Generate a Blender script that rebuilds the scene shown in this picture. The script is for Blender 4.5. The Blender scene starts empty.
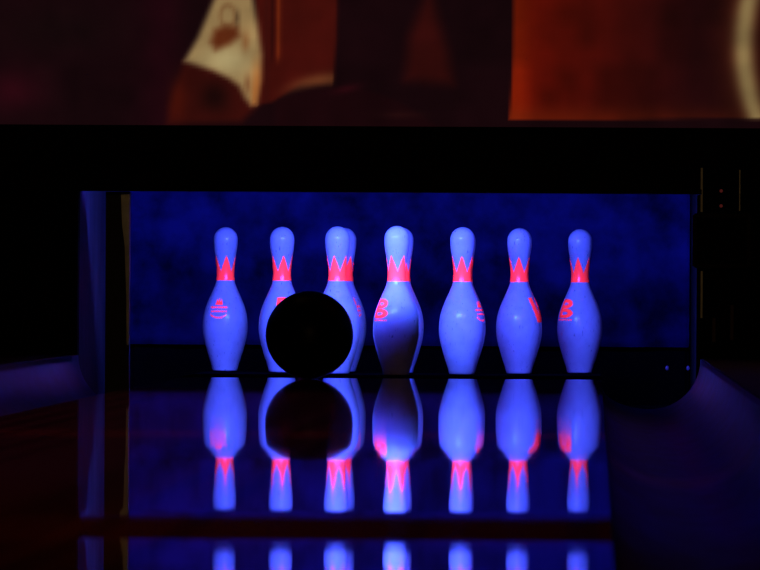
import bpy, bmesh, math, random
import numpy as np
from mathutils import Vector, Matrix
random.seed(4)
S = bpy.context.scene
C = S.collection
R = math.radians

# ---------------------------------------------------------------- camera, world, lights, exposure
CX, VP = 0.51, 595      # camera's offset across the lane; column where the lane's vanishing point falls
CAM = Vector((CX, -22.0, 0.2328))
cd = bpy.data.cameras.new('camera')
cam = bpy.data.objects.new('camera', cd); C.objects.link(cam)
cam.location = CAM
YAW = math.atan((VP - 380) / 8536)
cam.rotation_euler = (Matrix.Rotation(YAW, 4, 'Z') @ Matrix.Rotation(R(90), 4, 'X') @ Matrix.Rotation(R(0.33), 4, 'Z')).to_euler()
cd.sensor_width = 36.0; cd.sensor_fit = 'HORIZONTAL'
cd.lens = 8536 / 760 * 36
cd.clip_start = 0.1; cd.clip_end = 100
cd.dof.use_dof = True; cd.dof.focus_distance = 21.9; cd.dof.aperture_fstop = 40
S.camera = cam
S.view_settings.view_transform = 'Standard'; S.view_settings.look = 'None'
S.view_settings.gamma = 1.0; S.view_settings.exposure = 0.0; S.view_settings.use_curve_mapping = False
w = bpy.data.worlds.new('world'); S.world = w; w.use_nodes = True
bg = w.node_tree.nodes['Background']; bg.inputs[0].default_value = (0.6, 0.35, 0.45, 1); bg.inputs[1].default_value = 0.0006

def area(name, loc, target, sx, sy, power, col, spread=180):
    l = bpy.data.lights.new(name, 'AREA'); l.shape = 'RECTANGLE'; l.size = sx; l.size_y = sy
    l.energy = power; l.color = col; l.spread = R(spread)
    o = bpy.data.objects.new(name, l); C.objects.link(o); o.location = loc
    o.rotation_euler = (Vector(target) - Vector(loc)).to_track_quat('-Z', 'Y').to_euler()
    return o
# ultraviolet tubes behind the mask panel; a shield under them keeps their light off the lane and the foot of the front pin
area('blacklight_near', (-0.12, -0.66, 0.550), (-0.08, 0.6, 0.08), 0.40, 0.015, 11.5, (0.042, 0.165, 1.0))
area('blacklight_wide', (-0.10, -0.66, 0.551), (-0.05, 0.75, 0.10), 1.15, 0.015, 38.0, (0.044, 0.044, 1.0))
# unseen overhead blue fill, added to brighten the gutters, shining straight down
area('added_gutter_fill', (-0.1, -8.0, 3.4), (-0.1, -8.0, 0), 4.0, 9.0, 16.0, (0.04, 0.04, 1.0), 60)
area('added_red_band_far', (-0.1, -8.8, 3.5), (-0.1, -8.8, 0), 3.5, 0.6, 0.8, (1.0, 0.10, 0.10), 12)  # unseen lamp added to lay a faint red band across the lane
area('added_red_band_near', (-0.1, -13.9, 3.5), (-0.1, -13.9, 0), 3.5, 0.8, 0.28, (1.0, 0.08, 0.10), 10)  # second added lamp, for a red glow on the nearer lane
# dim unseen red fill, added above the lane to tint it red-brown
area('added_lane_fill', (-0.45, -9.5, 3.5), (-0.45, -9.5, 0), 0.9, 12.0, 5.0, (1.0, 0.16, 0.08), 30)
# weak warm fill added behind the camera, aimed at the mask and metal strips
area('added_warm_fill', (0.8, -23.5, 3.5), (0, -0.4, 0.4), 0.8, 0.5, 2.2, (1.0, 0.50, 0.22), 40)

# ---------------------------------------------------------------- materials
def mat(name, col, rough=0.5, spec=0.5, metal=0.0, noise=0.0, nscale=20.0, stretch=(1, 1, 1), coat=0.0, bump=0.0):
    m = bpy.data.materials.new(name); m.use_nodes = True
    nt = m.node_tree; b = nt.nodes['Principled BSDF']
    b.inputs['Base Color'].default_value = (*col, 1)
    b.inputs['Roughness'].default_value = rough
    b.inputs['Specular IOR Level'].default_value = spec
    b.inputs['Metallic'].default_value = metal
    b.inputs['Coat Weight'].default_value = coat
    tc = nt.nodes.new('ShaderNodeTexCoord'); mp = nt.nodes.new('ShaderNodeMapping')
    mp.inputs['Scale'].default_value = stretch
    nt.links.new(tc.outputs['Object'], mp.inputs[0])
    nz = nt.nodes.new('ShaderNodeTexNoise'); nz.inputs['Scale'].default_value = nscale; nz.inputs['Detail'].default_value = 6
    nt.links.new(mp.outputs[0], nz.inputs['Vector'])
    if noise:
        mr = nt.nodes.new('ShaderNodeMapRange'); mr.inputs['From Min'].default_value = 0.3; mr.inputs['From Max'].default_value = 0.7
        mr.inputs['To Min'].default_value = 1 - noise; mr.inputs['To Max'].default_value = 1 + noise
        nt.links.new(nz.outputs[0], mr.inputs[0])
        mx = nt.nodes.new('ShaderNodeVectorMath'); mx.operation = 'SCALE'
        mx.inputs[0].default_value = col
        nt.links.new(mr.outputs[0], mx.inputs['Scale'])
        nt.links.new(mx.outputs[0], b.inputs['Base Color'])
    if bump:
        bp = nt.nodes.new('ShaderNodeBump'); bp.inputs['Strength'].default_value = bump; bp.inputs['Distance'].default_value = 0.005
        nt.links.new(nz.outputs[0], bp.inputs['Height']); nt.links.new(bp.outputs[0], b.inputs['Normal'])
    return m

def lane_mat():
    m = bpy.data.materials.new('lacquered_maple'); m.use_nodes = True
    nt = m.node_tree; b = nt.nodes['Principled BSDF']; N = nt.nodes.new; L = nt.links.new
    tc = N('ShaderNodeTexCoord'); sp = N('ShaderNodeSeparateXYZ'); L(tc.outputs['Object'], sp.inputs[0])
    ml = N('ShaderNodeMath'); ml.operation = 'MULTIPLY'; ml.inputs[1].default_value = 39 / 1.054; L(sp.outputs[0], ml.inputs[0])
    fl = N('ShaderNodeMath'); fl.operation = 'FLOOR'; L(ml.outputs[0], fl.inputs[0])
    wn = N('ShaderNodeTexWhiteNoise'); wn.noise_dimensions = '1D'; L(fl.outputs[0], wn.inputs['W'])
    nz = N('ShaderNodeTexNoise'); mp = N('ShaderNodeMapping'); mp.inputs['Scale'].default_value = (60, 2, 1)
    L(tc.outputs['Object'], mp.inputs[0]); L(mp.outputs[0], nz.inputs['Vector']); nz.inputs['Scale'].default_value = 1.5
    ad = N('ShaderNodeMath'); ad.operation = 'ADD'; L(wn.outputs[0], ad.inputs[0]); L(nz.outputs[0], ad.inputs[1])
    cr = N('ShaderNodeValToRGB'); cr.color_ramp.elements[0].color = (0.20, 0.075, 0.030, 1); cr.color_ramp.elements[1].color = (0.36, 0.15, 0.06, 1)
    cr.color_ramp.elements[0].position = 0.4; cr.color_ramp.elements[1].position = 1.3
    L(ad.outputs[0], cr.inputs[0]); L(cr.outputs[0], b.inputs['Base Color'])
    b.inputs['Roughness'].default_value = 0.021
    b.inputs['IOR'].default_value = 1.5
    return m

def pin_mat():
    m = bpy.data.materials.new('white_pin_plastic'); m.use_nodes = True
    nt = m.node_tree; b = nt.nodes['Principled BSDF']; N = nt.nodes.new; L = nt.links.new
    tc = N('ShaderNodeTexCoord'); oi = N('ShaderNodeObjectInfo')
    va = N('ShaderNodeVectorMath'); va.operation = 'ADD'; L(tc.outputs['Object'], va.inputs[0]); L(oi.outputs['Location'], va.inputs[1])
    # small scuffs: short vertical smears and dots
    mp = N('ShaderNodeMapping'); mp.inputs['Scale'].default_value = (260, 260, 55); L(va.outputs[0], mp.inputs[0])
    n1 = N('ShaderNodeTexNoise'); n1.inputs['Scale'].default_value = 1.0; n1.inputs['Detail'].default_value = 2; L(mp.outputs[0], n1.inputs['Vector'])
    r1 = N('ShaderNodeMapRange'); r1.inputs['From Min'].default_value = 0.66; r1.inputs['From Max'].default_value = 0.74; L(n1.outputs[0], r1.inputs[0])
    n2 = N('ShaderNodeTexNoise'); n2.inputs['Scale'].default_value = 45; n2.inputs['Detail'].default_value = 5; L(va.outputs[0], n2.inputs['Vector'])
    r2 = N('ShaderNodeMapRange'); r2.inputs['From Min'].default_value = 0.3; r2.inputs['From Max'].default_value = 0.7
    r2.inputs['To Min'].default_value = 0.86; r2.inputs['To Max'].default_value = 1.0; L(n2.outputs[0], r2.inputs[0])
    mx = N('ShaderNodeMix'); mx.data_type = 'RGBA'; mx.inputs[6].default_value = (0.88, 0.88, 0.88, 1); mx.inputs[7].default_value = (0.30, 0.30, 0.36, 1)
    L(r1.outputs[0], mx.inputs[0])
    sc = N('ShaderNodeVectorMath'); sc.operation = 'SCALE'; L(mx.outputs[2], sc.inputs[0]); L(r2.outputs[0], sc.inputs['Scale'])
    L(sc.outputs[0], b.inputs['Base Color'])
    b.inputs['Roughness'].default_value = 0.22
    b.inputs['Specular IOR Level'].default_value = 0.45
    return m

def ink_mat():
    # fluorescent red ink: turns the blue light that falls on it into red
    m = bpy.data.materials.new('fluorescent_red_ink'); m.use_nodes = True
    nt = m.node_tree; nt.nodes.clear(); N = nt.nodes.new; L = nt.links.new
    o = N('ShaderNodeOutputMaterial'); d = N('ShaderNodeBsdfDiffuse'); g = N('ShaderNodeBsdfGlossy'); a = N('ShaderNodeAddShader')
    d.inputs[0].default_value = (15.0, 0.30, 0.085, 1)
    g.inputs[0].default_value = (0.04, 0.04, 0.04, 1); g.inputs['Roughness'].default_value = 0.25
    L(d.outputs[0], a.inputs[0]); L(g.outputs[0], a.inputs[1]); L(a.outputs[0], o.inputs[0])
    return m

def emit_mat(name, col, st):
    m = bpy.data.materials.new(name); m.use_nodes = True
    b = m.node_tree.nodes['Principled BSDF']; b.inputs['Base Color'].default_value = (0.02, 0.02, 0.02, 1)
    b.inputs['Emission Color'].default_value = (*col, 1); b.inputs['Emission Strength'].default_value = st
    return m

M_LANE = lane_mat(); M_PIN = pin_mat(); M_INK = ink_mat()
M_DECK = mat('worn_dark_deck', (0.005, 0.005, 0.005), 0.9, 0.0, noise=0.3)
M_BLACK = mat('matt_black_panel', (0.006, 0.006, 0.007), 0.75, 0.1, noise=0.3, nscale=8)
M_PANEL = mat('black_mask_panel', (0.010, 0.009, 0.009), 0.8, 0.1, noise=0.3, nscale=8)
M_CONC = mat('dark_concrete', (0.03, 0.03, 0.03), 0.9, 0.1, noise=0.3)
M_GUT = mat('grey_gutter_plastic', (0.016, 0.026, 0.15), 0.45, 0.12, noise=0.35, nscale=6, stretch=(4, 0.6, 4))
M_CAP = mat('dark_capping', (0.012, 0.010, 0.012), 0.6, 0.2, noise=0.3)
M_KICK = mat('scuffed_kickback_board', (0.022, 0.018, 0.017), 0.7, 0.15, noise=0.6, nscale=7, stretch=(1, 2, 1))
M_CURT = mat('blue_black_pit_curtain', (0.035, 0.035, 0.17), 0.95, 0.0, noise=0.65, nscale=11, bump=0.5)
M_CUSH = mat('black_pit_cushion', (0.004, 0.004, 0.004), 0.9, 0.0, noise=0.2)
M_BALL = mat('black_ball_urethane', (0.004, 0.002, 0.002), 0.35, 0.12)
M_METAL = mat('dull_steel_strip', (0.30, 0.34, 0.26), 0.45, 0.5, metal=1.0, noise=0.4, nscale=5, stretch=(1, 1, 2))
M_STEEL = mat('grey_bolt_steel', (0.6, 0.6, 0.65), 0.4, 0.5, metal=0.3)
M_BASE = mat('black_pin_base', (0.01, 0.01, 0.01), 0.6, 0.3)
M_SOCK = mat('lamp_socket_plastic', (0.05, 0.05, 0.05), 0.5)
M_LED = emit_mat('dim_red_lens', (0.9, 0.12, 0.10), 0.05)
M_TUBE = emit_mat('blacklight_tube_glass', (0.05, 0.08, 1.0), 0.6)

# ---------------------------------------------------------------- helpers
def link(name, me, m, parent=None, loc=(0, 0, 0)):
    o = bpy.data.objects.new(name, me); C.objects.link(o); o.location = loc
    if m and not me.materials: me.materials.append(m)
    if parent: o.parent = parent
    return o
def tag(o, label=None, cat=None, group=None, kind=None):
    if label: o['label'] = label
    if cat: o['category'] = cat
    if group: o['group'] = group
    if kind: o['kind'] = kind
    return o
def empty(name, loc, label, cat, group=None, rz=0):
    o = bpy.data.objects.new(name, None); C.objects.link(o); o.location = loc; o.rotation_euler = (0, 0, rz)
    o.empty_display_size = 0.05
    return tag(o, label, cat, group)
def bm_mesh(name, bm, smooth=False):
    me = bpy.data.meshes.new(name); bmesh.ops.recalc_face_normals(bm, faces=bm.faces); bm.to_mesh(me); bm.free()
    if smooth: me.shade_smooth()
    return me
def add_box(bm, x0, x1, y0, y1, z0, z1, bev=0.0):
    g = bmesh.ops.create_cube(bm, size=1.0)
    for v in g['verts']:
        v.co = Vector(((x0 + x1) / 2 + v.co.x * (x1 - x0), (y0 + y1) / 2 + v.co.y * (y1 - y0), (z0 + z1) / 2 + v.co.z * (z1 - z0)))
    if bev:
        es = list({e for v in g['verts'] for e in v.link_edges})
        bmesh.ops.bevel(bm, geom=es, offset=bev, segments=2, affect='EDGES')
def box(name, x0, x1, y0, y1, z0, z1, m, parent=None, bev=0.0, loc=(0, 0, 0)):
    bm = bmesh.new(); add_box(bm, x0, x1, y0, y1, z0, z1, bev)
    return link(name, bm_mesh(name, bm), m, parent, loc)
def cyl(name, p0, p1, r, m, parent=None, seg=24):
    p0 = Vector(p0); p1 = Vector(p1); d = p1 - p0
    bm = bmesh.new(); bmesh.ops.create_cone(bm, cap_ends=True, segments=seg, radius1=r, radius2=r, depth=d.length)
    bm.transform(Matrix.Translation((p0 + p1) / 2) @ d.to_track_quat('Z', 'Y').to_matrix().to_4x4())
    me = bm_mesh(name, bm); me.shade_smooth()
    return link(name, me, m, parent)

# ---------------------------------------------------------------- the setting
HW = 0.527      # half width of the lane
GL = 0.777       # outer side of the left gutter
GR = 0.774      # outer side of the right gutter
DECK0 = -0.74   # where the pin deck begins
DECK1 = 0.87    # back edge of the pin deck
CURT = 1.50     # pit curtain
MASK = -0.75    # front of the mask panel

tag(box('floor', -3.2, 3.2, -24, 2.4, -0.30, -0.20, M_CONC), kind='structure')
ap = box('floor', -3.2, 3.2, -24, -18.32, -0.20, 0.0, mat('approach_wood', (0.05, 0.025, 0.015), 0.35, 0.3)); tag(ap, kind='structure')
tag(box('wall_back', -3.2, 3.2, 2.3, 2.4, -0.20, 3.9, M_BLACK), kind='structure')
tag(box('wall_left', -3.3, -3.2, -24, 2.4, -0.30, 3.9, M_BLACK), kind='structure')
tag(box('wall_right', 3.2, 3.3, -24, 2.4, -0.30, 3.9, M_BLACK), kind='structure')
tag(box('ceiling', -3.3, 3.3, -24, 2.4, 3.9, 4.0, M_BLACK), kind='structure')

# lane: a real lane is never dead flat; slope profile by distance from the camera
def slope(Z):
    pts = [(3.0, 0.0), (6.2, -0.0050), (6.86, -0.0068), (7.24, -0.0044), (7.72, -0.0018), (7.82, 0.0003), (7.92, 0.0048), (8.11, 0.0064), (8.50, 0.0044), (8.78, 0.0), (9.7, 0.0003), (10.5, 0.0010), (11.0, 0.0008), (11.5, -0.0003), (12.4, -0.0015), (13.3, -0.0011), (15.0, 0.0), (30, 0.0)]
    for (a, sa), (b, sb) in zip(pts, pts[1:]):
        if a <= Z <= b:
            t = (Z - a) / (b - a); t = t * t * (3 - 2 * t); return sa + (sb - sa) * t
    return 0.0
ys = np.concatenate([np.arange(-18.3, -8.0, 0.02), np.arange(-8.0, DECK0 - 0.02, 0.05), [DECK0]])
zs = np.zeros(len(ys))
for i in range(len(ys) - 2, -1, -1):
    ym = 0.5 * (ys[i] + ys[i + 1]); zs[i] = zs[i + 1] - (slope(ym + 22.0) + 0.00010 * math.sin(ym * 37.0) * math.sin(ym * 11.3 + 1) + 0.00008 * math.sin(ym * 61.0)) * (ys[i + 1] - ys[i])
bm = bmesh.new(); rows = []
xs = np.linspace(-HW, HW, 9)
for y, z in zip(ys, zs):
    rows.append([bm.verts.new((x, y, z + 0.00010 * math.sin(y * 2.3 + x * 5) * 0.0)) for x in xs])
for a, b in zip(rows, rows[1:]):
    for j in range(len(xs) - 1):
        f = bm.faces.new((a[j], a[j + 1], b[j + 1], b[j])); f.smooth = True
# sides, ends and underside of the lane bed
def cp(v): return bm.verts.new(v.co)
bot = [[bm.verts.new((x, y, -0.07)) for x in (-HW, HW)] for y in (ys[0], ys[-1])]
bm.faces.new([cp(r[0]) for r in rows] + [bot[1][0], bot[0][0]])
bm.faces.new([cp(r[-1]) for r in rows][::-1] + [bot[0][1], bot[1][1]])
bm.faces.new([cp(v) for v in rows[0]] + [bot[0][1], bot[0][0]]); bm.faces.new([cp(v) for v in rows[-1]] + [bot[1][1], bot[1][0]])
bm.faces.new((bot[0][0], bot[0][1], bot[1][1], bot[1][0]))
me = bpy.data.meshes.new('bowling_lane'); bm.normal_update(); bm.to_mesh(me); bm.free()
lane = link('bowling_lane', me, M_LANE)
tag(lane, 'glossy dark lane mirroring the lit pins and the ball', 'lane')
for i, (a, b) in enumerate([(-18.3, -14.5), (-14.4, -10.5), (-10.4, -6.5), (-6.4, DECK0)]):
    pass
bed = box('lane_bed', -HW + 0.02, HW - 0.02, -18.3, DECK1, -0.20, -0.0701, M_CONC); tag(bed, kind='structure')

deck = box('pin_deck', -HW, HW, DECK0 + 0.001, DECK1, -0.07, 0.0, M_DECK)
tag(deck, 'dull black deck the pins stand on, behind the shiny lane', 'pin deck')

# gutters
def gutter(x0, x1, label):
    root = empty('gutter', ((x0 + x1) / 2, 0, 0), label, 'gutter')
    cx = (x0 + x1) / 2; w2 = (x1 - x0) / 2 - 0.001
    bm = bmesh.new(); prof = []
    n = 24; s = -1 if cx < 0 else 1
    for i in range(n + 1):
        a = math.pi * i / n; u = -w2 * math.cos(a)
        prof.append((u, -0.012 - 0.060 * math.sin(a) if u * s < 0 else 0.0535 - 0.1255 * math.sin(a)))
    outer = [(p[0] * 1.0, p[1] - 0.006 if 0 < k < n else p[1] - 0.006) for k, p in enumerate(prof)][::-1]
    loop = prof + outer
    yy = np.linspace(-18.3, MASK - 0.004, 60)
    rws = [[bm.verts.new((p[0], y, p[1])) for p in loop] for y in yy]
    for a, b in zip(rws, rws[1:]):
        for j in range(len(loop)):
            k = (j + 1) % len(loop)
            bm.faces.new((a[j], a[k], b[k], b[j])).smooth = True
    bm.faces.new(rws[0]); bm.faces.new(rws[-1][::-1])
    link('trough', bm_mesh('gutter_trough', bm), M_GUT, root)
    for y in np.arange(-17.5, -1.5, 2.4):
        box('support', -0.05, 0.05, y - 0.03, y + 0.03, -0.20, -0.0805, M_BLACK, root)
    return root
gutter(-GL, -HW, 'blue-lit curved gutter left of the lane')
gutter(HW, GR, 'blue-lit curved gutter right of the lane, ending below the pit')

# division cappings between lanes
for s, lab in ((-1, 'dark flat capping beside the left gutter'), (1, 'dark flat capping beside the right gutter')):
    GO = GL if s < 0 else GR
    r = empty('capping', (s * (GO + 0.14), 0, -0.2), lab, 'capping')
    box('top_board', -0.14, 0.14, -18.3, MASK - 0.002, 0.235, 0.255, M_CAP, r, bev=0.003)
    box('skirt', -0.135, 0.135, -18.3, MASK - 0.002, 0.0, 0.2345, M_CAP, r)

# flat black gutters beside the pin deck
for a, b, side in ((-GL, -HW, 'left'), (HW, GR, 'right')):
    tag(box('flat_gutter', a + 0.001, b - 0.001, MASK + 0.001, DECK1, -0.20, -0.085, M_CUSH), 'flat black channel beside the pin deck, on its %s' % side, 'gutter')

# pit: kickback side walls, floor and curtain
for s, side in ((-1, 'left'), (1, 'right')):
    GO = GL if s < 0 else GR
    a, b = sorted((s * GO, s * (GO + 0.05)))
    k = box('kickback', a, b, MASK + 0.03, 2.28, -0.20, 1.2, M_KICK); 
    tag(k, 'scuffed kickback board on the %s side of the pit' % side, 'kickback')
tag(box('pit_floor', -GL + 0.002, GR - 0.002, DECK1 + 0.002, 2.28, -0.20, -0.12, M_BLACK), kind='structure')

# rippled curtain hung at the back of the pit
bm = bmesh.new(); nx, nz = 120, 24; W2 = (GL + GR) / 2 - 0.004; XC = (GR - GL) / 2
gv = [[bm.verts.new((XC - W2 + 2 * W2 * i / nx, CURT + 0.010 * math.sin(i * 0.34) * (1 - j / nz) + 0.004 * math.sin(i * 0.9 + j * 0.3), 0.066 + (0.72 - 0.066) * j / nz)) for i in range(nx + 1)] for j in range(nz + 1)]
for j in range(nz):
    for i in range(nx): bm.faces.new((gv[j][i], gv[j][i + 1], gv[j + 1][i + 1], gv[j + 1][i])).smooth = True
r = bmesh.ops.solidify(bm, geom=list(bm.faces), thickness=0.006)
cr = empty('pit_curtain', (0, CURT, 0.72), 'dark blue mottled curtain hanging behind the pins', 'curtain')
o = link('cloth', bm_mesh('curtain_cloth', bm), M_CURT, cr, (0, -CURT, -0.72))
for p in o.data.polygons: p.use_smooth = True
cyl('rod', (-GL + 0.001, 0.0, 0.02), (GR - 0.001, 0.0, 0.02), 0.012, M_METAL, cr)
# cushion below / behind the curtain
cu = box('pit_cushion', -GL + 0.004, GR - 0.004, CURT + 0.05, CURT + 0.16, -0.12, 0.60, M_CUSH, bev=0.01)
tag(cu, 'black pit cushion under the hem of the blue curtain', 'cushion')

# two bright bolts low on the right of the pit cushion
for i, xp in enumerate((669, 690)):
    x = (xp - VP) * (22 + CURT) / 8536 + CX
    z = 0.2328 - (368 - 1.5 - 285) * (22 + CURT) / 8536
    bm = bmesh.new(); bmesh.ops.create_uvsphere(bm, u_segments=16, v_segments=10, radius=0.005)
    bm.transform(Matrix.Translation((0, 0.0, 0)) @ Matrix.Diagonal((1, 0.6, 1.3, 1)))
    me = bm_mesh('bolt', bm, True)
    b_ = empty('bolt', (x - 0.004, CURT + 0.048, z), ['small glinting bolt low in the pit, nearer the pins', 'small glinting bolt low in the pit, nearer the right kickback'][i], 'bolt', 'bolts in the pit')
    link('head', me, M_STEEL, b_)
    cyl('shank', (0, 0.0, 0), (0, 0.012, 0), 0.003, M_STEEL, b_, 10)

# ---------------------------------------------------------------- mask panel, pillars, screen
HB = 0.2328 + (285 - 192.5) * (22 + MASK) / 8536      # underside of the mask
HT = 0.2328 + (285 - 126.5) * (22 + MASK) / 8536      # its upper edge, where the screen begins
hd = empty('mask_panel', (0, MASK, HB), 'wide black mask board above the pins, below the picture screen', 'panel')
box('board', -3.2, 3.2, 0.0, 0.03, 0.0, HT - HB, M_PANEL, hd)
box('bottom_rail', -GL, GR, -0.006, -0.0003, 0.0, 0.012, M_PANEL, hd)
box('top_rail', -3.2, 3.2, -0.010, -0.0003, HT - HB - 0.012, HT - HB, M_PANEL, hd)

pl = empty('pillar', (-GL - 0.002, MASK, 0.055), 'black pillar board left of the pins', 'pillar')
box('board', -2.4, 0.0, 0.0, 0.029, -0.255, HB - 0.055 - 0.001, M_BLACK, pl)
pr = empty('pillar', (0.763, MASK, 0.055), 'black pillar board right of the pins, with thin metal edges', 'pillar')
box('board', 0.0, 2.4, 0.0, 0.029, -0.255, HB - 0.055 - 0.001, M_BLACK, pr)
def X_at(px, y): return (px - VP) * (22 + y) / 8536 + CX
def Z_at(py, y, px=VP): return 0.2328 - (py - (px - 380) * 0.0058 - 285) * (22 + y) / 8536
def part_strip(name, px, w_, py0, py1, parent, m):
    x = X_at(px, MASK); o = box(name, -w_ / 2, w_ / 2, -0.004, -0.0003, 0, Z_at(py0, MASK, px) - Z_at(py1, MASK, px), m, parent)
    o.location = Vector((x, MASK, Z_at(py1, MASK, px))) - parent.location
    return o
part_strip('edge_strip', 701, 0.005, 168, 212, pr, M_METAL)
part_strip('edge_strip', 739, 0.003, 170, 211, pr, M_METAL)
part_strip('edge_strip', 701.5, 0.005, 271, 318, pr, M_METAL)
part_strip('edge_strip', 714, 0.008, 318, 342, pr, mat('brown_strip', (0.12, 0.06, 0.03), 0.6))
part_strip('edge_strip', 732, 0.008, 305, 340, pr, mat('brown_strip', (0.12, 0.06, 0.03), 0.6))
# two tiny red lenses above the box
for i, yp in enumerate((191, 206)):
    x, z = X_at(720.5, MASK), Z_at(yp, MASK, 720)
    bm = bmesh.new(); bmesh.ops.create_uvsphere(bm, u_segments=14, v_segments=8, radius=0.0042)
    bm.transform(Matrix.Diagonal((1, 0.7, 1, 1)))
    e = empty('indicator_light', (x, MASK - 0.0002, z), ['tiny red indicator lens, upper one above the sensor box', 'tiny red indicator lens, lower one above the sensor box'][i], 'indicator light', 'indicator lights')
    link('lens', bm_mesh('lens', bm, True), M_LED, e, (0, -0.003, 0))
    cyl('bezel', (0, -0.0024, 0), (0, 0.0, 0), 0.0056, M_BASE, e, 16)
bx = empty('sensor_box', (X_at(721, MASK), MASK, Z_at(268, MASK, 720)), 'black box fixed on the right pillar below two red lenses', 'box')
box('housing', -0.072, 0.072, -0.05, -0.0005, 0.0, 0.135, mat('brown_black_housing', (0.012, 0.008, 0.005), 0.6, 0.2), bx, bev=0.004)
box('cover_plate', -0.062, 0.062, -0.053, -0.0505, 0.01, 0.125, M_BLACK, bx, bev=0.001)

# dark post in the left of the opening with a tan metal strip on its upper part
PY_ = MASK + 0.06
up = empty('metal_upright', (X_at(117, PY_), PY_, -0.085), 'dark upright with a tan metal strip, left of the leftmost pin', 'upright')
hw_ = (X_at(129, PY_) - X_at(105, PY_)) / 2
box('post', -hw_, hw_, 0.0, 0.05, 0.0, 0.547, mat('dark_post', (0.012, 0.010, 0.014), 0.6), up)
xs0 = X_at(129, PY_) - X_at(117, PY_)
bm = bmesh.new()
zlev = [0.085 + Z_at(p, PY_, 125) for p in (345, 300, 245, 225, 193)]; wid = [0.006, 0.007, 0.012, 0.019, 0.022]
rr = [[bm.verts.new((xx, yy_, z)) for xx, yy_ in ((xs0 - w_, -0.005), (xs0, -0.005), (xs0, -0.0003), (xs0 - w_, -0.0003))] for z, w_ in zip(zlev, wid)]
for a, b in zip(rr, rr[1:]):
    for j in range(4): bm.faces.new((a[j], a[(j + 1) % 4], b[(j + 1) % 4], b[j]))
bm.faces.new(rr[0][::-1]); bm.faces.new(rr[-1])
link('tan_strip', bm_mesh('tan_strip', bm), M_METAL, up)

# picture screen: flat, lit image of dim red and cream shapes
def sstep(a, b, x):
    t = np.clip((x - a) / (b - a), 0, 1); return t * t * (3 - 2 * t)
def poly_mask(px, py, pts, soft):
    # signed distance to a polygon
    n = len(pts); d = np.full(px.shape, 1e9); inside = np.zeros(px.shape, bool)
    for i in range(n):
        ax, ay = pts[i]; bx_, by_ = pts[(i + 1) % n]
        ex, ey = bx_ - ax, by_ - ay; wx, wy = px - ax, py - ay
        t = np.clip((wx * ex + wy * ey) / (ex * ex + ey * ey), 0, 1)
        d = np.minimum(d, (wx - ex * t) ** 2 + (wy - ey * t) ** 2)
        c = ((ay > py) != (by_ > py)) & (px < (bx_ - ax) * (py - ay) / ((by_ - ay) if by_ != ay else 1e-9) + ax)
        inside ^= c
    d = np.sqrt(d); sd = np.where(inside, -d, d)
    return 1 - sstep(-soft, soft, sd)
def blend(col, m, c):
    m = m[..., None]; return col * (1 - m) + np.array(c) / 255.0 * m
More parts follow.
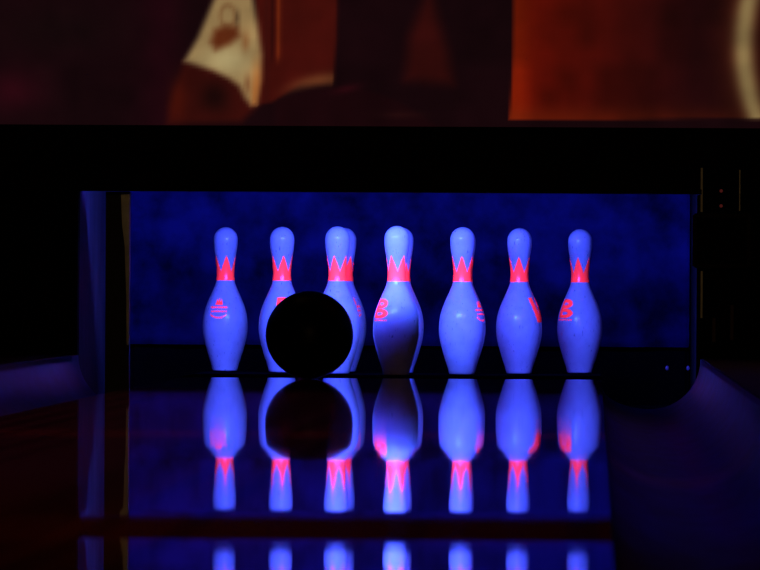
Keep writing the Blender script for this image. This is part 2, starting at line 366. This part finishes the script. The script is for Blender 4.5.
def art(px, py):
    col = np.zeros(px.shape + (3,)); col[:] = np.array((21, 6, 9)) / 255
    col = blend(col, 0.6 * np.exp(-((px - 160) / 22) ** 2), (36, 6, 14))
    col = blend(col, np.exp(-((px - 8) / 28) ** 2 - ((py - 90) / 22) ** 2), (38, 7, 14))
    col = blend(col, 0.5 * np.exp(-((px - 60) / 60) ** 2 - ((py - 30) / 25) ** 2), (16, 8, 8))
    # dark red fold at left, under the cream shape
    col = blend(col, poly_mask(px, py, [(182, 62), (262, 66), (258, 104), (240, 122), (166, 124), (168, 105)], 6), (52, 12, 9))
    col = blend(col, np.exp(-((px - 214) / 16) ** 2 - ((py - 97) / 17) ** 2), (28, 8, 7))
    col = blend(col, 0.5 * np.exp(-((px - 176) / 9) ** 2 - ((py - 100) / 20) ** 2), (84, 20, 8))
    # red panel to the right of the cone
    col = blend(col, poly_mask(px, py, [(252, -60), (336, -60), (335, 40), (332, 80), (300, 84), (272, 102), (258, 104), (256, 60)], 3), (60, 13, 9))
    col = blend(col, 0.8 * np.exp(-((px - 265) / 3.5) ** 2) * (py < 100), (52, 13, 10))
    col = blend(col, np.exp(-((px - 277) / 2.2) ** 2) * (1 - sstep(52, 68, py)), (96, 32, 13))
    col = blend(col, 0.8 * np.exp(-((px - 271) / 1.8) ** 2) * (1 - sstep(52, 68, py)), (38, 9, 8))
    curve = 79 + ((335 - px) / 60) ** 2 * 14
    col = blend(col, np.exp(-((py - curve) / 6.5) ** 2) * sstep(266, 320, px) * (1 - sstep(331, 334, px)), (98, 50, 28))
    col = blend(col, sstep(0, 6, py - curve - 5) * sstep(268, 280, px) * (1 - sstep(480, 500, px)), (25, 6, 9))
    # cream cone
    cone = poly_mask(px, py, [(216, -10), (252, -60), (250, -5), (256, 25), (260, 55), (259, 80), (255, 104), (250, 105), (244, 98), (238, 86), (228, 78), (212, 70), (196, 65), (183, 61), (196, 38)], 5)
    col = blend(col, cone, (138, 112, 72))
    col = blend(col, cone * np.exp(-((px - 225) / 26) ** 2 - ((py - 60) / 16) ** 2), (160, 142, 98))
    col = blend(col, cone * sstep(40, 100, py) * sstep(246, 256, px), (150, 84, 36))
    col = blend(col, 0.95 * poly_mask(px, py, [(209, 42), (213, 30), (224, 25), (236, 27), (238, 36), (228, 44), (214, 50)], 6), (86, 34, 14))
    col = blend(col, cone * 0.4 * np.exp(-((np.hypot((px - 226) / 8, (py - 16) / 12) - 0.9) / 0.28) ** 2), (96, 56, 30))
    col = blend(col, 0.6 * np.exp(-((px - 236) / 2) ** 2 - ((py - 18) / 8) ** 2), (40, 22, 14))
    col = blend(col, cone * 0.6 * np.exp(-((px - 244) / 4) ** 2 - ((py - 42) / 10) ** 2), (120, 68, 34))
    col = blend(col, cone * 0.5 * np.exp(-((px - 246) / 3) ** 2 - ((py - 84) / 10) ** 2), (90, 40, 20))
    # faint red triangle
    col = blend(col, 0.85 * poly_mask(px, py, [(428, -12), (408, 35), (404, 80), (452, 84), (446, 50)], 10), (50, 11, 9))
    col = blend(col, 0.7 * np.exp(-((px - 345) / 14) ** 2 - ((py - 89 + (px - 345) * .2) / 4) ** 2), (50, 9, 16))
    col = blend(col, 0.6 * np.exp(-((px - 400) / 22) ** 2 - ((py - 115) / 3.5) ** 2), (40, 14, 14))
    # right panel, orange red fading to brown
    t = np.clip((px - 510) / 185, 0, 1)[..., None]
    pc = np.array((92, 13, 4)) / 255 * (1 - t) ** 1.1 + np.array((30, 7, 8)) / 255 * (1 - (1 - t) ** 1.1)
    edge = np.exp(-((px - 512) / 16) ** 2)[..., None]; pc = pc * (1 - 0.6 * edge) + np.array((118, 30, 6)) / 255 * 0.6 * edge
    bt = (np.exp(-((py - 121) / 13) ** 2) * (1 - 0.6 * t[..., 0]))[..., None]; pc = pc * (1 - 0.6 * bt) + np.array((104, 32, 10)) / 255 * 0.6 * bt
    m = sstep(0, 4, px - (512 - (np.clip(py, 0, 130) / 121) ** 3 * 4) + 2)
    m = m * (1 - sstep(119.5, 121.5, py + (px - 510) * 0.008))
    col = col * (1 - m[..., None]) + pc * m[..., None]
    # cream arc at the right edge
    ac = 740 + (np.clip(py - 45, -60, 200) / 74) ** 2 * 14 + 0 * px
    am = np.exp(-(np.abs(px - ac - 2) / 10.5) ** 2.2)
    lim = (1 - sstep(118, 120.5, py))
    col = blend(col, 0.8 * np.exp(-((px - ac) / 22) ** 2) * lim, (60, 22, 12))
    col = blend(col, am * lim, (126, 104, 66))
    col = blend(col, sstep(12, 24, px - ac) * lim * (px > 740), (44, 14, 9))
    rg = np.random.RandomState(3); f = np.zeros(px.shape)
    for sc_, am_ in ((2, 0.05), (7, 0.05), (22, 0.06)):
        q = rg.normal(size=(px.shape[0] // sc_ + 2, px.shape[1] // sc_ + 2)); f += am_ * np.kron(q, np.ones((sc_, sc_)))[:px.shape[0], :px.shape[1]]
    k = np.ones(5) / 5
    f = np.apply_along_axis(lambda v: np.convolve(v, k, 'same'), 0, f); f = np.apply_along_axis(lambda v: np.convolve(v, k, 'same'), 1, f)
    col = col * (1 + f[..., None])
    return np.clip(col, 0, 1)
SX0, SX1, SZ0, SZ1 = -2.6, 2.6, HT, HT + 1.3
sy = MASK - 0.004
nx, nz = 700, 176
gx = np.linspace(SX0, SX1, nx + 1); gz = np.linspace(SZ0, SZ1, nz + 1)
GX, GZ = np.meshgrid(gx, gz)
PX = (GX - CX) * 8536 / (22 + sy) + VP
PY = 285 - (GZ - 0.2328) * 8536 / (22 + sy)
PY = PY + (PX - 380) * 0.0058
colr = art(PX, PY)
lin = np.where(colr <= 0.04045, colr / 12.92, ((colr + 0.055) / 1.055) ** 2.4)
verts = np.stack([GX.ravel(), np.zeros(GX.size), GZ.ravel() - SZ0], 1)
idx = np.arange((nx + 1) * (nz + 1)).reshape(nz + 1, nx + 1)
faces = np.stack([idx[:-1, :-1].ravel(), idx[:-1, 1:].ravel(), idx[1:, 1:].ravel(), idx[1:, :-1].ravel()], 1)
me = bpy.data.meshes.new('screen_picture'); me.from_pydata(verts.tolist(), [], faces.tolist())
ca = me.color_attributes.new('picture', 'FLOAT_COLOR', 'POINT')
buf = np.ones((lin.shape[0] * lin.shape[1], 4), np.float32); buf[:, :3] = lin.reshape(-1, 3)
ca.data.foreach_set('color', buf.ravel())
m = bpy.data.materials.new('lit_screen_picture'); m.use_nodes = True
nt = m.node_tree; b = nt.nodes['Principled BSDF']; at = nt.nodes.new('ShaderNodeVertexColor'); at.layer_name = 'picture'
b.inputs['Base Color'].default_value = (0.01, 0.01, 0.01, 1); b.inputs['Roughness'].default_value = 0.9; b.inputs['Specular IOR Level'].default_value = 0.0
nt.links.new(at.outputs[0], b.inputs['Emission Color']); b.inputs['Emission Strength'].default_value = 1.0
scr = empty('picture_screen', (0, sy, SZ0 + 0.0005), 'dim screen showing blurred red and cream shapes above the black mask', 'screen')
link('picture', me, m, scr)
box('backing', SX0, SX1, 0.0006, 0.03, 0.0, SZ1 - SZ0, M_BLACK, scr)

# blacklight tube fixtures, hung on the back of the mask board
def tube_fixture(y, z, half, x, label):
    e = empty('blacklight_lamp', (x, y, z), label, 'lamp')
    cyl('tube', (-half, 0, 0.030), (half, 0, 0.030), 0.013, M_TUBE, e)
    for s in (-1, 1): box('socket', s * half - 0.012, s * half + 0.012, -0.016, 0.016, 0.012, 0.05, M_SOCK, e)
    box('batten', -half - 0.02, half + 0.02, -0.022, 0.022, 0.050, 0.080, M_SOCK, e)
    box('shield', -half - 0.02, half + 0.02, MASK + 0.031 - y, 0.107, -0.074, -0.070, M_SOCK, e)
    box('bracket', -0.03, 0.03, MASK + 0.031 - y, -0.0225, 0.052, 0.070, M_SOCK, e)
tube_fixture(-0.66, 0.552, 0.62, -0.08, 'blacklight tube hung behind the mask board over the pins')

# ---------------------------------------------------------------- pins
IN = 0.0254
PROF = [(0, 2.48), (0.10, 2.60), (0.75, 2.95), (1.5, 3.45), (2.25, 3.906), (3.375, 4.510), (4.0, 4.71), (4.5, 4.766), (5.1, 4.74), (5.875, 4.563), (6.6, 4.19), (7.25, 3.703), (7.95, 3.08), (8.625, 2.472), (9.0, 2.17), (9.375, 1.965), (9.7, 1.85), (10, 1.797), (10.4, 1.80), (10.875, 1.870), (11.75, 2.094), (12.2, 2.26), (12.625, 2.406), (13.1, 2.51), (13.5, 2.547), (13.9, 2.52)]
Hs = np.array([p[0] for p in PROF]) * IN; Rs = np.array([p[1] for p in PROF]) * IN / 2
hc, rc = 13.73 * IN, 1.273 * IN
def cat(h):  # smooth radius at height h
    if h >= 13.7 * IN: return math.sqrt(max(rc * rc - (h - hc) ** 2, 0))
    i = int(np.searchsorted(Hs, h, side='right')) - 1; i = max(0, min(i, len(Hs) - 2))
    def tan(k):
        if k <= 0: return (Rs[1] - Rs[0]) / (Hs[1] - Hs[0])
        if k >= len(Hs) - 1: return (Rs[-1] - Rs[-2]) / (Hs[-1] - Hs[-2])
        return (Rs[k + 1] - Rs[k - 1]) / (Hs[k + 1] - Hs[k - 1])
    d = Hs[i + 1] - Hs[i]; t = (h - Hs[i]) / d
    return (2 * t**3 - 3 * t**2 + 1) * Rs[i] + (t**3 - 2 * t**2 + t) * d * tan(i) + (-2 * t**3 + 3 * t**2) * Rs[i + 1] + (t**3 - t**2) * d * tan(i + 1)
def body_mesh():
    bm = bmesh.new(); seg = 72
    hs = list(np.linspace(0.0014, 13.7 * IN, 110)); top = [hc + rc * math.sin(a) for a in np.linspace(0.0, math.pi / 2, 16)[1:-1]]
    hs += [h for h in top if h > hs[-1] + 1e-4]
    rings = [[bm.verts.new((cat(h) * math.cos(2 * math.pi * k / seg), cat(h) * math.sin(2 * math.pi * k / seg), h)) for k in range(seg)] for h in hs]
    for a, b in zip(rings, rings[1:]):
        for k in range(seg): bm.faces.new((a[k], a[(k + 1) % seg], b[(k + 1) % seg], b[k])).smooth = True
    t = bm.verts.new((0, 0, 15 * IN))
    for k in range(seg): bm.faces.new((rings[-1][k], rings[-1][(k + 1) % seg], t)).smooth = True
    bm.faces.new(rings[0][::-1])
    return bm_mesh('pin_body', bm)
def base_mesh():
    bm = bmesh.new(); seg = 48; hs = [0.0, 0.0005, 0.0010, 0.0013]; rr = [cat(h) - 0.0006 for h in hs]; rr[0] -= 0.001
    rings = [[bm.verts.new((r_ * math.cos(2 * math.pi * k / seg), r_ * math.sin(2 * math.pi * k / seg), h)) for k in range(seg)] for h, r_ in zip(hs, rr)]
    for a, b in zip(rings, rings[1:]):
        for k in range(seg): bm.faces.new((a[k], a[(k + 1) % seg], b[(k + 1) % seg], b[k])).smooth = True
    bm.faces.new(rings[0][::-1]); bm.faces.new(rings[-1])
    return bm_mesh('pin_base', bm)
OFF = 0.0004
def crown_mesh():
    bm = bmesh.new(); nt_ = 5; sub = 30; n = nt_ * sub; b0, val, tip = 0.2405, 0.264, 0.306
    def topz(k):
        f = abs(((k / sub) % 1.0) - 0.5) * 2     # 1 at teeth tips (k=0), 0 at valleys
        return val + (tip - val) * f
    m_ = 10; cols = []
    for k in range(n):
        a = 2 * math.pi * k / n - math.pi / 2; zt = topz(k)
        cols.append([bm.verts.new(((cat(z) + OFF) * math.cos(a), (cat(z) + OFF) * math.sin(a), z)) for z in np.linspace(b0, zt, m_)])
    for k in range(n):
        a, b = cols[k], cols[(k + 1) % n]
        for j in range(m_ - 1): bm.faces.new((a[j], b[j], b[j + 1], a[j + 1])).smooth = True
    return bm_mesh('neck_crown', bm)
def seg_d(u, v, ax, ay, bx_, by_):
    ex, ey = bx_ - ax, by_ - ay; t = max(0, min(1, ((u - ax) * ex + (v - ay) * ey) / (ex * ex + ey * ey)))
    return math.hypot(u - ax - ex * t, v - ay - ey * t)
def f_B(u, v):   # bold B, u and v in millimetres about the emblem's centre
    if -19 < u < -9 and -24 < v < 24: return True
    for cy, ry, rx in ((12.5, 12.0, 19), (-12.5, 12.5, 22)):
        if u >= -12:
            d = ((u + 2) / rx) ** 2 + ((v - cy) / ry) ** 2 if u > -2 else ((v - cy) / ry) ** 2
            di = ((u + 2) / (rx - 12)) ** 2 + ((v - cy) / (ry - 8.5)) ** 2 if u > -2 else ((v - cy) / (ry - 8.5)) ** 2
            if d <= 1 and di >= 1: return True
    if -31 < v < -28 and -19 < u < 19 and (int((u + 40) / 1.5) % 4 != 0): return True
    return False
def f_V(u, v):   # broad V
    if abs(v) > 32: return False
    t = (v + 32) / 64
    for s in (-1, 1):
        c = s * (3 + 18 * t)
        if abs(u - c) < 8.5: return True
    return False
def f_crest(u, v):   # small crown over two lines of lettering and a curved line
    if 12 < v < 26 and abs(u) < 9 - 0.25 * abs(v - 12):
        return v < 17 or (abs(((u + 9) % 6) - 3) < (26 - v) * 0.35)
    if 5 < v < 9: return abs(u) < 20 and int((u + 60) / 1.3) % 4 != 0
    if -3 < v < 0.5: return abs(u) < 17 and int((u + 60) / 1.3) % 3 != 0
    if abs(u) < 17:
        c = -14 + (u / 17) ** 2 * 6
        if abs(v - c) < 1.6: return int((u + 60) / 1.2) % 3 != 0
    return False
def emblem_mesh(fn, ang, zc, name, step=0.8):
    bm = bmesh.new(); cache = {}
    def vt(i, j):
        if (i, j) not in cache:
            u, v = i * step, j * step; z = zc + v / 1000; rr_ = cat(z) + OFF
            a = -math.pi / 2 + ang + (u / 1000) / cat(zc)
            cache[(i, j)] = bm.verts.new((rr_ * math.cos(a), rr_ * math.sin(a), z))
        return cache[(i, j)]
    for i in range(-38, 38):
        for j in range(-44, 44):
            if fn((i + .5) * step, (j + .5) * step):
                bm.faces.new((vt(i, j), vt(i + 1, j), vt(i + 1, j + 1), vt(i, j + 1))).smooth = True
    return bm_mesh(name, bm)

ME_BODY, ME_BASE, ME_CROWN = body_mesh(), base_mesh(), crown_mesh()
for me_, m_ in ((ME_BODY, M_PIN), (ME_BASE, M_BASE), (ME_CROWN, M_INK)): me_.materials.append(m_)
ROW = [0.0, 0.264, 0.528, 0.792]
# px of the pin axis, row, crown turn, emblem (kind, angle about the pin seen from the lane, height), label
PINS = [
 (396.7, 0, -30, ('B', -48, 0.170), 'front pin of the triangle, lower half in shade, red letter at its left'),
 (337.3, 1, -17, ('V', 120, 0.160), 'left pin of the second row, right behind the black ball'),
 (462.4, 1, -3, ('crest', 66, 0.160), 'right pin of the second row, with small red lettering on its right side'),
 (281.8, 2, 11, ('B', 10, 0.172), 'pin half hidden by the left side of the black ball, red emblem above the ball'),
 (401.0, 2, 20, ('V', 150, 0.16), 'middle pin of the third row, only a sliver showing right of the front pin'),
 (519.4, 2, -3, ('V', 67, 0.167), 'pin with a broad slanting red stroke on its right side'),
 (225.2, 3, 8, ('crest', -17, 0.162), 'leftmost pin, a small red crest on its front'),
 (344.0, 3, 40, ('crest', 32, 0.166), 'back row pin peeping out right of the pin behind the ball'),
 (463.4, 3, 10, ('crest', 150, 0.16), 'back row pin hidden right behind the right pin of the second row'),
 (580.0, 3, -12, ('B', -45, 0.171), 'rightmost pin, part of a red letter on its left side'),
]
FN = {'B': lambda u, v: f_B(u / 1.15, v / 1.0), 'V': f_V, 'crest': lambda u, v: f_crest(u / 1.3, (v + 2) / 1.3)}
EMN = {'B': 'letter_emblem', 'V': 'letter_emblem', 'crest': 'crest_emblem'}
def vrow(px, y): return (px - VP) * (22 + y) / 8536 + CX
for px, r_, turn, (kind, ang, zc), lab in PINS:
    x = vrow(px, ROW[r_])
    e = empty('bowling_pin', (x, ROW[r_], 0.0002), lab, 'bowling pin', 'the ten white pins'); e.scale.z = 1.01
    o = bpy.data.objects.new('body', ME_BODY); C.objects.link(o); o.parent = e
    o = bpy.data.objects.new('base_ring', ME_BASE); C.objects.link(o); o.parent = e
    o = bpy.data.objects.new('neck_crown', ME_CROWN); C.objects.link(o); o.parent = e; o.rotation_euler.z = R(turn); o['label'] = 'glowing red crown band'
    em = emblem_mesh(FN[kind], R(ang), zc, EMN[kind])
    o = link(EMN[kind], em, M_INK, e); o['label'] = 'glowing red emblem'

# ---------------------------------------------------------------- ball
YB = -0.93
xb = (309.7 - VP) * (22 + YB) / 8536 + CX
ball = empty('bowling_ball', (xb, YB, 0.0002), 'black bowling ball rolling towards the pins', 'bowling ball')
bm = bmesh.new(); bmesh.ops.create_uvsphere(bm, u_segments=96, v_segments=48, radius=0.1085)
link('shell', bm_mesh('ball_shell', bm, True), M_BALL, ball, (0, 0, 0.1085))
